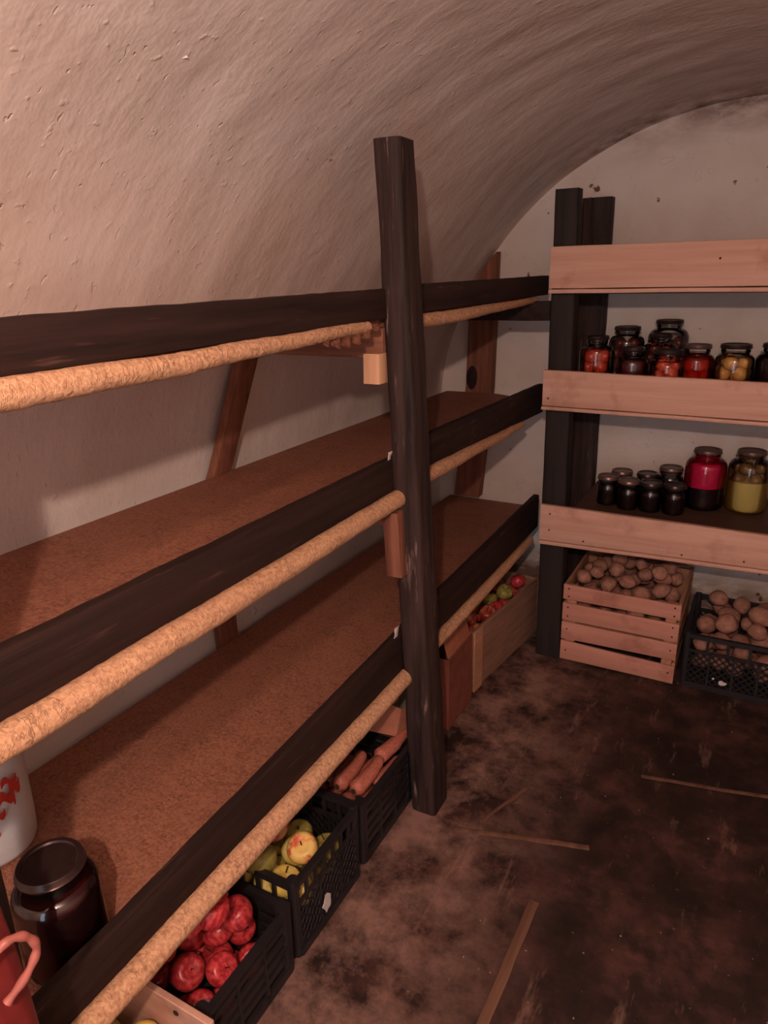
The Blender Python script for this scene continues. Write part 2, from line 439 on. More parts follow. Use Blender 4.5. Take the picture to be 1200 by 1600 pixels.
lip([(0, 1.146, 1.042), (1.50, 1.137, 1.046), (1.60, 1.134, 1.046)], rackL); lip([(1.61, 1.157, 1.062), (2.88, 1.130, 1.012)], rackL)
lip([(0, .575, .488), (.55, .578, .49), (1.60, .620, .498)], rackL); lip([(1.61, .624, .500), (2.88, .648, .500)], rackL)

def deck(z, poly, rolls):
    bm = new(); add_slab(bm, poly, z - .02, z)
    for k in range(26):
        g = bm.verts[:] + bm.edges[:] + bm.faces[:]
        bmesh.ops.bisect_plane(bm, geom=g, plane_co=(-1.43 + .023 * k, 0, z), plane_no=(1, 0, 0))
    for k in range(1, 36):
        g = bm.verts[:] + bm.edges[:] + bm.faces[:]
        bmesh.ops.bisect_plane(bm, geom=g, plane_co=(0, .09 * k, z), plane_no=(0, 1, 0))
    for q in bm.verts:       # the covering lies in slight ripples along the shelf
        x, y = q.co.x, q.co.y
        if x < -.88:
            xr = -1.12 - .05 * (y - 1) / 1.0 * .6
            q.co.z += (.008 * math.exp(-((x - xr) / .045) ** 2) + .003 * noise.noise(Vector((x * 9, y * 2.2, z)))) * min(1, max(0, (2.6 - y))) * min(1, max(0, (y - .75) * 4))
    d = finish('shelf_deck', bm, M['sheet'], rackL)
    for pts in rolls:
        bm = new(); N = 110; rings = []; y0, y1 = pts[0][0], pts[-1][0]
        for i in range(N + 1):
            y = y0 + (y1 - y0) * i / N
            for a, b in zip(pts, pts[1:]):
                if a[0] <= y <= b[0] + 1e-6:
                    t = (y - a[0]) / (b[0] - a[0]); x, zz, r = (a[k] + (b[k] - a[k]) * t for k in (1, 2, 3))
            ring = []
            wob = noise.noise(Vector((y * 5, z, 1))) * .0028
            for k in range(20):
                an = 2 * PI * k / 20
                rr = r * (1 + .06 * noise.noise(Vector((math.cos(an) * 1.5, y * 16, math.sin(an) * 1.5 + z * 7)))) + .0012 * noise.noise(Vector((y * 60, an, z)))
                ring.append(Vector((x + math.cos(an) * rr, y, zz + wob + math.sin(an) * rr)))
            rings.append(ring)
        add_ring_sweep(bm, rings)
        tag(finish('rolled_edge', bm, M['roll'], d, 60), 'tan rolled-over edge of the shelf covering')
    return d
XW = -1.44
deck(ZT, [(-.86, 0), (-.86, 2.75), (-1.0, 2.95), (-1.1, 3.1), (-1.27, 3.1), (-1.275, 0)],
     [[(0, -.826, 1.463, .022), (.55, -.826, 1.466, .021), (.8, -.826, 1.466, .0185), (1.0, -.826, 1.470, .0165), (1.25, -.829, 1.474, .014), (1.44, -.835, 1.474, .012)],
      [(1.66, -.828, 1.468, .019), (2.0, -.828, 1.466, .018), (2.35, -.832, 1.468, .014), (2.72, -.838, 1.470, .011)]])
deck(ZM, [(-.86, 0), (-.86, 2.70), (-1.0, 2.93), (-1.04, 3.04), (-1.115, 3.075), (-1.36, 3.075), (-1.425, 0)],
     [[(0, -.825, 1.026, .025), (1.0, -.825, 1.027, .0245), (1.56, -.825, 1.030, .023)],
      [(1.65, -.825, 1.046, .022), (1.85, -.825, 1.042, .0215), (2.35, -.829, 1.024, .016), (2.6, -.833, 1.016, .011)]])
deck(ZL, [(-.86, 0), (-.86, 2.88), (-.95, 3.17), (-1.385, 3.18), (XW, 0)],
     [[(0, -.824, .468, .0255), (1.0, -.824, .474, .025), (1.57, -.824, .480, .023)],
      [(1.65, -.824, .488, .022), (2.1, -.824, .486, .020), (2.75, -.828, .482, .017)]])
# crumpled torn flap hanging from the top roll next to the centre post
bm = new(); rings = []
for i in range(41):
    y = 1.18 + .30 * i / 40; t = i / 40
    drop = .012 + .026 * math.sin(PI * min(1, t * 1.1)) + .004 * math.sin(i * 1.1)
    rings.append([Vector((-.834 + .007 * math.sin(i * 1.1 + k) * k / 6 + .012 * k / 6, y + .01 * k / 6, 1.480 - drop * k / 6)) for k in range(7)])
rows = add_ring_sweep(bm, rings, False, False)
bmesh.ops.solidify(bm, geom=bm.faces[:], thickness=.002)
tag(finish('torn_flap', bm, M['sheet'], rackL, 60), 'crumpled torn edge of the covering')
# cross bearers, cleats, braces
for z in (1.428, .985, .432):
    bm = new(); xw = -1.31 if z > 1.3 else -1.42
    add_plank(bm, (-.845, 1.545, z), (xw, 1.545, z), (0, 1, 0), (0, 0, 1), .032, .072 if z > 1.3 else .06, .003, 12)
    finish('cross_bearer', bm, M['red_x'], rackL)
bm = new(); add_plank(bm, (-.868, 1.530, 1.332), (-.866, 1.530, 1.405), (1, 0, 0), (0, 1, 0), .046, .05, .004, 6, .001)
tag(finish('cleat', bm, M['pale_z'], rackL), 'pale lit wooden block under the top shelf')
bm = new(); add_plank(bm, (-.826, 1.545, .815), (-.832, 1.535, 1.0), (1, 0, 0), (0, 1, 0), .046, .045, .004, 8, .0015)
finish('cleat', bm, M['red_z'], rackL)
bm = new(); add_plank(bm, (-.768, 2.70, 1.432), (-1.27, 2.70, 1.430), (0, 1, 0), (0, 0, 1), .04, .07, .003, 10)
finish('cross_bearer', bm, M['dark_y'], rackL)
bm = new()   # brace leaning on the vault, half way along
pts = [(vault_x(z) + .024 + max(0, .012 - abs(z - 1.2) * .05), z) for z in (0, .3, .6, .85, 1.0)] + [(-1.415 + (-1.300 + 1.415) * t, 1.0 + .44 * t) for t in (.15, .3, .5, .7, .85, 1)]
rings = []
for x, z in pts:
    yy = 1.50 + .09 * max(0, z - .95) / .45
    rings.append([Vector((x + u, yy + v, z)) for u, v in rrect(.03, .078, .004, 2)])
add_ring_sweep(bm, rings); finish('brace', bm, M['red_z'], rackL)
bm = new()   # upright standing at the end wall
add_prism(bm, [(-1.345, .51), (-1.215, .51), (-1.162, 1.05), (-1.148, 1.655), (-1.18, 1.625), (-1.272, 1.50), (-1.288, 1.06)], 3.135, 3.19)
finish('brace', bm, M['red_z'], rackL)
bm = new(); add_ball(bm, (-1.257, 3.133, 1.10), .028, .004, .058, 2, .1)
tag(finish('knot', bm, M['dark_y'], rackL), 'dark oval knot in the upright')
# paper scraps pinned to the lip ends
for y, z, s in ((1.535, 1.146, .022), (1.545, .633, .03)):
    bm = new(); add_plank(bm, (XF - .004, y, z - s/2), (XF - .002, y + .004, z + s/2), (0, 1, 0), (1, 0, 0), .022, .002, .0005, 8, .004, 60)
    tag(finish('paper_tag', bm, M['paper'], rackL), 'white torn paper scrap')

# ------------------------------------------------------------------ shelving at the end wall
rackB = thing('shelving_rack', 'three-tier shelving rack with pale planed front boards at the back wall', 'shelf', (.2, 2.9, 0))
def qboard(name, quad, y0, y1, mat, parent, seg=30):
    (xa, za0, za1), (xb, zb0, zb1) = quad; bm = new(); rings = []
    for i in range(seg + 1):
        t = i / seg; x = xa + (xb - xa) * t; zb, zt = za0 + (zb0 - za0) * t, za1 + (zb1 - za1) * t
        rings.append([Vector((x, (y0 + y1) / 2 + u, (zb + zt) / 2 + v)) + Vector((0, 0, jit((x*5, u*9, v*9), 1, .0012).z)) for u, v in rrect(y1 - y0, zt - zb, .003, 2)])
    add_ring_sweep(bm, rings); return finish(name, bm, mat, parent)
def nails(parent, pts, y):
    for x, z in pts:
        bm = new(); add_ball(bm, (x, y, z), .0042, .0025, .0042, 1); finish('nail', bm, M['nail'], parent)
XE = 1.0
b = qboard('front_board', ((-.757, 1.514, 1.655), (XE, 1.512, 1.652)), 2.62, 2.642, M['pale_x'], rackB)
nails(b, [(-.205, 1.60)], 2.619)
qboard('edge_strip', ((-.758, 1.497, 1.511), (XE, 1.495, 1.509)), 2.617, 2.645, M['pale_x'], rackB)
b = qboard('front_board', ((-.764, 1.090, 1.223), (XE, 1.078, 1.196)), 2.62, 2.642, M['pale_x'], rackB)
nails(b, [(-.742, 1.118)], 2.619)
qboard('edge_strip', ((-.766, 1.074, 1.087), (XE, 1.062, 1.075)), 2.617, 2.645, M['pale_x'], rackB)
b = qboard('front_board', ((-.750, .545, .694), (XE, .582, .680)), 2.62, 2.642, M['pale_x'], rackB)
nails(b, [(-.712, .660), (-.712, .592), (-.575, .565), (-.215, .570), (-.01, .580)], 2.619)
qboard('edge_strip', ((-.750, .527, .542), (XE, .566, .579)), 2.617, 2.645, M['pale_x'], rackB)
for z in (1.515, 1.132, .648):
    bm = new(); add_box(bm, -.655, XE, 2.645, 3.19, z - .022, z); finish('shelf_deck', bm, M['deckdark'], rackB)
post(-.703, 2.695, -.724, 2.700, 1.845, .100, .078, M['blackpost'], rackB, .002, .008)
bm = new(); add_plank(bm, (-.715, 3.145, 0), (-.722, 3.150, 1.845), (1, 0, 0), (0, 1, 0), .115, .07, .006, 30, .002)
finish('post', bm, M['dark_z'], rackB)
for y in (2.70, 3.145):
    bm = new(); add_plank(bm, (1.05, y, 0), (1.05, y, 1.30), (1, 0, 0), (0, 1, 0), .09, .07, .006, 20, .002); finish('post', bm, M['blackpost'], rackB)

# ------------------------------------------------------------------ jars
def jar_profile(r, h, rn):
    """(outer radius, z) glass from the bottom to the rim"""
    hs = h - max(.055, .28 * h)
    p = [(0, .004), (r * .80, .004), (r * .93, .006), (r * .99, .016), (r, .03), (r, hs)]
    nb = h - .030
    for k in range(1, 7):
        a = PI / 2 * k / 6
        p.append((rn + (r - rn) * math.cos(a), hs + (nb - hs) * math.sin(a)))
    p += [(rn, nb + .006), (rn + .003, nb + .010), (rn + .003, h - .004), (rn, h)]
    return p
def content_profile(r, h, rn, z0, z1):
    prof = [(a * .955, z) for a, z in jar_profile(r, h, rn)]
    pts = [(0, z0)]
    def rad(z):
        pr = prof[3:]
        for (a, za), (b_, zb) in zip(pr, pr[1:]):
            if za <= z <= zb and zb > za: return a + (b_ - a) * (z - za) / (zb - za)
        return pr[0][0] * .95 if z < pr[0][1] else pr[-1][0]
    N = 14
    for i in range(N + 1):
        z = z0 + (z1 - z0) * i / N; pts.append((rad(z), z))
    pts.append((0, z1)); return pts
def jar(loc, r, h, rn, label, fill, group, lid='tin', rot=0):
    root = thing('preserve_jar', label, 'jar', loc, group); x, y, z = loc
    bm = new(); pr = jar_profile(r, h, rn)
    add_lathe(bm, pr, 36, loc)
    finish('glass', bm, M['glass'], root, 60)
    bm = new(); lr = rn + .006
    add_lathe(bm, [(0, h + .002), (lr * .80, h + .002), (lr * .84, h + .005), (lr * .97, h + .005), (lr, h + .003), (lr + .0005, h - .005), (lr + .003, h - .007), (lr, h - .009), (lr - .003, h - .007)], 40, loc)
    finish('lid', bm, M[lid], root, 50)
    for kind, z0, z1, mat, arg in fill:
        bm = new()
        if kind == 'liquid':
            add_lathe(bm, content_profile(r, h, rn, z0, z1), 32, loc); finish('liquid', bm, M[mat], root, 60)
        else:
            fr = arg; rr = random.Random(int(abs(x * 1e4)) + int(h * 1e3)); zz = z0 + fr; layer = 0
            while zz <= z1 - fr * .5:
                lim = content_profile(r, h, rn, zz, zz + .001)[1][0]
                ring = max(0, lim - fr * 1.02); m = max(1, int(2 * PI * ring / (2 * fr))) if ring > fr * .5 else 1
                for k in range(m):
                    an = 2 * PI * (k + .5 * (layer % 2)) / m + rr.random() * .3
                    add_ball(bm, (x + ring * math.cos(an), y + ring * math.sin(an), z + zz + rr.uniform(-.2, .2) * fr), fr * rr.uniform(.9, 1.0), None, fr * rr.uniform(.88, 1.02), 2, .05)
                if ring > fr * 1.9: add_ball(bm, (x, y, z + zz), fr, None, None, 2)
                zz += fr * 1.55; layer += 1
            finish('preserved_fruit', bm, M[mat], root, 80)
    return root
D2, D3 = 1.132, .648
gj = 'preserve jars on the middle shelf of the back rack'
J = lambda px, py, r, h, rn, lab, fill, lid='tin': jar((px, py, D2), r, h, rn, lab, fill, gj, lid)
J(-.612, 2.80, .064, .198, .036, 'jar of red tomatoes at the left end of the middle shelf, against the black post', [('balls', .008, .165, 'tomato', .030), ], 'tindark')
J(-.544, 3.02, .068, .216, .044, 'dark jar with wide tin lid standing behind the leftmost tomato jar', [('balls', .008, .19, 'darktomato', .026)], 'tindark')
J(-.468, 2.745, .056, .165, .034, 'dark red jar in the front row, second from the black post', [('liquid', .008, .13, 'darkred', 0)], 'tindark')
J(-.405, 2.955, .064, .196, .036, 'dark jar half hidden in front of the tallest jar on the middle shelf', [('balls', .008, .160, 'darktomato', .024)], 'tindark')
J(-.398, 3.095, .077, .237, .046, 'tallest big round dark jar at the back of the middle shelf', [('balls', .008, .20, 'darktomato', .026)], 'tindark')
J(-.345, 2.735, .059, .160, .042, 'jar of bright red tomatoes with a white glint, in front of the tallest jar', [('balls', .008, .145, 'tomato', .0265)], 'tindark')
J(-.258, 2.82, .061, .172, .040, 'jar filled level with bright red tomato sauce, left of the tan fruit jar', [('liquid', .006, .135, 'redbrine', 0), ('balls', .010, .128, 'tomato', .022)], 'tin')
J(-.133, 2.80, .064, .178, .045, 'jar of tan yellow pickled fruit on the middle shelf near the right edge', [('balls', .008, .135, 'tanfruit', .027)], 'tindark')
J(-.010, 2.83, .060, .180, .036, 'dark jar with a white glint cut by the right picture edge on the middle shelf', [('liquid', .008, .155, 'jam', 0)], 'tindark')
gs = 'small jam jars on the lowest shelf of the back rack'
S = lambda px, py, lab, lid, h=.118, r=.043: jar((px, py, D3), r, h, .036, lab, [('liquid', .006, h * .82, 'jam', 0)], gs, lid)
S(-.546, 2.875, 'small dark jam jar nearest the black post on the lowest shelf, front row', 'tin')
S(-.512, 2.985, 'small dark jam jar with coppery lid, behind the gap between the two leftmost jars', 'tin', .115)
S(-.459, 2.845, 'small dark jam jar with dull pinkish lid, second from left in the front row', 'tin')
S(-.410, 2.985, 'small dark jam jar with greyish lid, back row left of the taller dark jar', 'tindark', .115)
S(-.374, 2.848, 'small dark jam jar with dark lid, third from left in the front row', 'tindark')
S(-.286, 2.850, 'small dark jam jar with dark lid in front row nearest the pink jar', 'tindark')
jar((-.321, 2.985, D3), .050, .150, .039, 'taller dark jar with tin lid rising behind the front row of jam jars', [('liquid', .006, .115, 'jam', 0)], gs, 'tin')
jar((-.193, 2.985, D3), .077, .236, .045, 'big round jar of glowing pink fruit drink with dark berries at the bottom', [('liquid', .095, .192, 'pinkliq', 0), ('liquid', .006, .094, 'jam', 0)], 'big drink jars on the lowest shelf', 'tin')
jar((-.038, 3.01, D3), .077, .240, .046, 'big round jar of pale yellow drink with brown fruit floating in its upper half', [('liquid', .008, .128, 'yellowliq', 0), ('balls', .112, .200, 'olive', .027)], 'big drink jars on the lowest shelf', 'tin')

# ------------------------------------------------------------------ fruit and vegetables
def drop(items, x, y, r, z0):
    z = z0 + r
    for a, b, c, q in items:
        d2 = (x - a) ** 2 + (y - b) ** 2; s = r + q
        if d2 < s * s: z = max(z, c + math.sqrt(s * s - d2))
    return z
def heap(items, n, x0, x1, y0, y1, z0, zrim, rmin, rmax, rg, tries=40, slope=.9, zmax=9, corner=.022):
    out = []
    for _ in range(n):
        r = rg.uniform(rmin, rmax); best = None
        for _ in range(tries):
            x, y = rg.uniform(x0 + r, x1 - r), rg.uniform(y0 + r, y1 - r); z = drop(items, x, y, r, z0)
            if z < zrim + .02 and min(math.hypot(x - a, y - b) for a in (x0, x1) for b in (y0, y1)) < r * 1.08 + corner: continue
            over = z - zrim
            if over > 0:
                m = min(x - x0, x1 - x, y - y0, y1 - y)
                if m < r + over * slope: continue
            if best is None or z < best[2]: best = (x, y, z, r)
        if best and best[2] < zmax: items.append(best); out.append(best)
    return out
HID = []
def proto(bm, name, mat, cat):
    o = finish(name, bm, mat, None, 80); o['category'] = cat; return o
def make_apple(name, mat, flat=.9):
    bm = new(); prof = [(0, -.78)]
    for k in range(1, 14):
        a = -PI / 2 + PI * k / 14; r = math.cos(a); z = math.sin(a)
        r = r * (1.0 + .05 * z); z = z * flat - (.16 * max(0, z) * (1 - r) ** 2 * 4) + (.10 * max(0, -z) * (1 - r) ** 2 * 4)
        prof.append((r, z))
    prof.append((.0, .60))
    add_lathe(bm, prof, 22)
    for q in bm.verts:
        a = math.atan2(q.co.y, q.co.x); q.co *= 1 + .02 * math.cos(3 * a + 1) * (1 - abs(q.co.z))
    o = proto(bm, name, M[mat], 'apple')
    bm = new(); add_tube(bm, [(0, 0, .58), (.03, .01, .80), (.08, .02, .98)], [.05, .04, .05], 6); finish('stem', bm, M['stem'], o)
    return o
def make_potato(k, mat='potato'):
    bm = new(); rr = random.Random(k)
    add_ball(bm, (0, 0, 0), 1.0, rr.uniform(.82, .95), rr.uniform(.74, .86), 3, 0)
    for q in bm.verts: q.co *= 1 + .17 * noise.noise(q.co * 1.2 + Vector((k * 5, 0, 0))) + .05 * noise.noise(q.co * 4 + Vector((k, 3, 0)))
    mx = max(q.co.length for q in bm.verts)
    for q in bm.verts: q.co /= mx
    return proto(bm, 'potato', M[mat], 'potato')
class Kit:
    """first use hands out the source itself, later uses copy it"""
    def __init__(self, protos): self.p = [[o, False] for o in protos]
    def put(self, i, loc, rot, r, label, group):
        e = self.p[i % len(self.p)]
        if not e[1]:
            e[1] = True; o = e[0]; o.location = loc; o.rotation_euler = rot; o.scale = (r, r, r); tag(o, label, None, group); return o
        return dup(e[0], loc, rot, r, label, group)
    def clean(self):
        for o, u in self.p:
            if not u:
                for c in list(o.children): bpy.data.objects.remove(c)
                bpy.data.objects.remove(o)
def rrot(rg, tilt=.5): return (rg.uniform(-tilt, tilt), rg.uniform(-tilt, tilt), rg.uniform(0, 2 * PI))

# ------------------------------------------------------------------ slatted wooden crate of potatoes
cx0, cx1, cy0, cy1 = -.648, -.196, 2.655, 3.07
cr = thing('slatted_crate', 'pale slatted wooden crate full of potatoes on the floor under the back rack', 'crate', (-.42, 2.86, 0))
fs = [(.286, .352, .284, .348), (.190, .268, .190, .266), (.102, .181, .108, .180), (.006, .092, .004, .080)]
for i, (a0, a1, b0, b1) in enumerate(fs):
    qboard('slat', ((cx0, a0, a1), (cx1, b0, b1)), cy0, cy0 + .011, M['crate_x'], cr, 12)
    qboard('slat', ((cx0, a0, a1), (cx1, b0, b1)), cy1 - .011, cy1, M['crate_x'], cr, 12)
    for x in (cx0, cx1 - .011):
        bm = new(); add_plank(bm, (x + .0055, cy0 + .012, (a0 + a1) / 2), (x + .0055, cy1 - .012, (a0 + a1) / 2), (1, 0, 0), (0, 0, 1), .011, a1 - a0, .002, 10); finish('slat', bm, M['crate_y'], cr)
for x in (cx0 + .033, cx1 - .033):
    for y in (cy0 + .024, cy1 - .024):
        bm = new(); add_box(bm, x - .020, x + .020, y - .012, y + .012, .005, .345); finish('corner_post', bm, M['crate_y'], cr)
bm = new(); add_box(bm, cx0 + .012, cx1 - .012, cy0 + .012, cy1 - .012, .165, .178); finish('base_board', bm, M['crate_y'], cr)  # false bottom set high under the potato heap, crate hollow below
nails(cr, [(x, z) for x in (cx0 + .022, cx1 - .022) for z in (.335, .30, .25, .21, .15, .05)], cy0 - .0005)
rg = random.Random(3)
pk = Kit([make_potato(k) for k in range(5)])
items = []
hp = heap(items, 120, cx0 + .014, cx1 - .014, cy0 + .014, cy1 - .014, .178, .345, .032, .041, rg, 70, .55, .432, .050)
for i, (x, y, z, r) in enumerate(hp):
    pk.put(i, (x, y, z), rrot(rg), r, 'pale brown potato heaped in the slatted wooden crate', 'potatoes in the slatted wooden crate')

# ------------------------------------------------------------------ plastic crates
def plastic_crate(label, x0, x1, y0, y1, h, style, loc):
    root = thing('plastic_crate', label, 'crate', loc, None)
    T = .010
    def panel(o, u, L, nrm):
        o, u, nrm = Vector(o), Vector(u), Vector(nrm); bm = new(); W = Vector((0, 0, 1))
        P = lambda a, b: o + u * a + W * b
        add_bar(bm, P(0, h - .008), P(L, h - .008), .016, nrm, .016)
        add_bar(bm, P(0, .012), P(L, .012), .024, nrm, .010)
        if style == 'lattice':
            zm = h * .70
            add_bar(bm, P(0, zm), P(L, zm), .008, nrm, .008)
            nv = 7
            for k in range(1, nv): add_bar(bm, P(L * k / nv, zm), P(L * k / nv, h - .01), .010, nrm, .007)
            nz = max(2, int(L / .085))
            for k in range(1, nz): add_bar(bm, P(L * k / nz, .02), P(L * k / nz, zm), .008, nrm, .008)
            hh = zm - .024; st = .027
            for s in (1, -1):
                k = -hh
                while k < L:
                    a0, a1 = (k, k + hh); b0, b1 = (.024, zm) if s > 0 else (zm, .024)
                    ta, tb = max(0, -a0 / hh), min(1, (L - a0) / hh)
                    if tb - ta > .08:
                        add_bar(bm, P(a0 + hh * ta, b0 + (b1 - b0) * ta), P(a0 + hh * tb, b0 + (b1 - b0) * tb), .0042, nrm, .004)
                    k += st
        else:
            for zf in (.30, .46, .62, .80):
                add_bar(bm, P(0, h * zf), P(L, h * zf), .017, nrm, .008)
            nz = max(3, int(L / .075))
            for k in range(1, nz): add_bar(bm, P(L * k / nz, .02), P(L * k / nz, h - .01), .010, nrm, .010)
        return finish('side_panel', bm, M['plastic'], root)
    panel((x0, y0 + .01, 0), (0, 1, 0), y1 - y0 - .02, (1, 0, 0)); panel((x1, y0 + .01, 0), (0, 1, 0), y1 - y0 - .02, (1, 0, 0))
    panel((x0 + .01, y0, 0), (1, 0, 0), x1 - x0 - .02, (0, 1, 0)); panel((x0 + .01, y1, 0), (1, 0, 0), x1 - x0 - .02, (0, 1, 0))
    for x, y in ((x0, y0), (x1, y0), (x0, y1), (x1, y1)):
        sx, sy = (1 if x == x0 else -1), (1 if y == y0 else -1)
        bm = new(); add_plank(bm, (x + sx * .012, y + sy * .012, 0), (x + sx * .009, y + sy * .009, h + .006), (1, 0, 0), (0, 1, 0), .026 if style == 'lattice' else .032, .026 if style == 'lattice' else .032, .010, 6, 0, 1, None, 4)
        finish('corner_post', bm, M['plastic'], root)
    bm = new(); add_box(bm, x0 + .005, x1 - .005, y0 + .005, y1 - .005, .006, .016)
    finish('base_board', bm, M['plastic'], root)
    return root
def scrap(root, p, u, v, w, h, k):
    """torn paper left on a crate"""
    bm = new(); u, v = Vector(u), Vector(v); n = u.cross(v).normalized(); p = Vector(p); ring = []
    rr = random.Random(k)
    for i in range(14):
        a = 2 * PI * i / 14; f = rr.uniform(.65, 1.05); ring.append(p + u * math.cos(a) * w * f + v * math.sin(a) * h * f)
    add_ring_sweep(bm, [ring, [q + n * .0015 for q in ring]])
    return tag(finish('torn_label', bm, M['paper'], root), 'torn white paper label')

# potatoes, right
pc = plastic_crate('black plastic lattice crate heaped with potatoes right of the slatted crate', -.172, .36, 2.675, 3.06, .232, 'lattice', (.09, 2.87, 0))
scrap(pc, (-.022, 2.667, .05), (1, 0, 0), (0, 0, 1), .016, .012, 2); scrap(pc, (-.055, 2.667, .062), (1, 0, 0), (0, 0, 1), .005, .005, 5)
items = []
hp = heap(items, 125, -.160, .345, 2.69, 3.045, .016, .225, .038, .050, rg, 60, .6, .275, .012)
for i, (x, y, z, r) in enumerate(hp):
    pk.put(i + 2, (x, y, z), rrot(rg), r, 'pale brown potato in the black plastic crate right of the slatted crate', 'potatoes in the black plastic crate')
pk.clean()

# near wooden box with yellow-green apples
bx = thing('wooden_box', 'plain wooden box at the bottom edge, nearest the camera under the left rack', 'box', (-1.0, .47, 0))
bm = new(); add_box(bm, -1.20, -.775, .648, .662, .004, .255); e = finish('end_panel', bm, M['pale_x'], bx)
bm = new(); add_ball(bm, (-.862, .646, .235), .008, .003, .006, 1); finish('nail', bm, M['nail'], e)
bm = new(); add_box(bm, -1.20, -.775, .385, .399, .004, .255); finish('end_panel', bm, M['pale_x'], bx)
for x in (-1.20, -.789):
    bm = new(); add_box(bm, x, x + .014, .40, .647, .004, .21); finish('side_board', bm, M['box_y'], bx)
bm = new(); add_box(bm, -1.18, -.79, .40, .646, .004, .018); finish('base_board', bm, M['box_y'], bx)
ga = Kit([make_apple('apple', 'greenapple')]); ya = Kit([make_apple('apple', 'yellowapple')]); ba = Kit([make_apple('apple', 'blushapple')])
ra = Kit([make_apple('apple', 'redapple'), make_apple('apple', 'redapple', 1.02)]); ma = Kit([make_apple('apple', 'mixapple')])
rg = random.Random(11)
items = []
hp = heap(items, 16, -1.17, -.80, .41, .635, .018, .16, .040, .044, rg, 60, .5, .15)
for i, (x, y, z, r) in enumerate(hp):
    (ga if i % 2 else ya).put(0, (x, y, z), rrot(rg, .8), r * .97, 'yellow-green apple in the wooden box at the bottom edge', 'apples in the near wooden box')
x, y, r = -.915, .598, .042; z = drop(items, x, y, r, .018)
ya.put(0, (x, y, z), (.3, .2, 0), r * .97, 'yellow-green apple on top, by the nailed end of the wooden box at the bottom edge', 'apples in the near wooden box')

# crate of red apples
x0, x1 = -1.20, -.835
plastic_crate('black plastic slotted crate of red apples under the left rack', x0, x1, .685, .975, .195, 'slots', (-1.02, .83, 0))
items = []
hp = heap(items, 46, x0 + .014, x1 - .014, .70, .96, .016, .17, .034, .040, rg, 60, .6, .20)
for i, (x, y, z, r) in enumerate(hp):
    ra.put(i, (x, y, z), rrot(rg, .9), r * .98, 'red apple in the black slotted crate behind the wooden box', 'red apples in the slotted crate')
for x, y, lab in ((-.895, .868, 'upright oval red apple at the far right of the red apple crate'), (-.935, .84, 'red apple leaning against the upright oval one in the red apple crate'),
                  (-.885, .79, 'round red apple with stem hollow up, middle of the red apple crate'), (-.885, .725, 'big bright red apple nearest the wooden box in the red apple crate')):
    r = .039; z = drop(items, x, y, r, .016); items.append((x, y, z, r)); ra.put(len(items), (x, y, z), rrot(rg, .6), r * .98, lab, 'red apples in the slotted crate')

# crate of yellow and green apples
c3 = plastic_crate('black plastic lattice crate of yellow and green apples under the left rack', x0, x1, 1.0, 1.295, .235, 'lattice', (-1.02, 1.15, 0))
scrap(c3, (-.826, 1.115, .075), (0, 1, 0), (0, 0, 1), .022, .03, 3)
items = []
hp = heap(items, 34, x0 + .014, x1 - .014, 1.015, 1.28, .016, .20, .036, .041, rg, 60, .6, .155, .027)
for i, (x, y, z, r) in enumerate(hp):
    (ga if i % 3 else ya).put(0, (x, y, z), rrot(rg, .9), r * .98, 'dull green apple in the lattice crate beyond the red apples', 'green and yellow apples in the lattice crate')
for kit, x, y, lab in ((ya, -.897, 1.045, 'bright yellow apple showing its stem hollow in the lattice crate'), (ba, -.902, 1.130, 'yellow apple with a red blush, far side of the lattice crate'),
                       (ga, -.955, 1.03, 'green apple with stem hollow, left of the bright yellow apple'), (ma, -.965, 1.10, 'reddish green apple between the blushed and the green apples')):
    r = .041; z = drop(items, x, y, r, .016); items.append((x, y, z, r)); kit.put(0, (x, y, z), rrot(rg, .5), r * .98, lab, 'green and yellow apples in the lattice crate')

# crate of carrots
plastic_crate('black plastic slotted crate of thick carrots beside the foot of the centre post', x0, x1 - .006, 1.325, 1.70, .205, 'slots', (-1.02, 1.5, 0))
def make_carrot():
    bm = new(); L = 1.0; pts = []; rad = []
    for i in range(15):
        t = i / 14; pts.append((.05 * math.sin(t * 2.4), t * L - .5, 0)); rad.append(.150 * (1 - .42 * t ** 2.2) * (1 if 0 < i else .55) * (1 if i < 14 else .3))
    add_tube(bm, pts, rad, 14)
    for q in bm.verts: q.co += jit(q.co, 6, .012)
    o = proto(bm, 'carrot', M['carrot'], 'carrot')
    bm = new(); add_tube(bm, [(0, -.49, 0), (0, -.53, .01)], [.055, .045], 8); finish('crown', bm, M['stem'], o)
    return o
ck = Kit([make_carrot()])
for row, z, n in ((0, .050, 6), (1, .104, 6), (2, .158, 6)):
    for i in range(n):
        x = x0 + .045 + i * .0555
        ck.put(0, (x, 1.52 + rg.uniform(-.02, .02), z), (0, rg.uniform(-.3, .3), rg.uniform(-.02, .02)), .145, 'thick pinkish carrot in the pile filling the slotted crate', 'carrots in the crate by the centre post')
for x, y, rz, lab in ((-.947, 1.44, .08, 'thick pinkish carrot, left of the pair on top by the crate rim'), (-.892, 1.445, .05, 'thick pinkish carrot, right of the pair on top by the crate rim'), (-.893, 1.60, -.06, 'carrot slanting behind the pair on top of the carrot crate')):
    ck.put(0, (x, y, .207), (.04, .4, rz), .160, lab, 'carrots in the crate by the centre post')
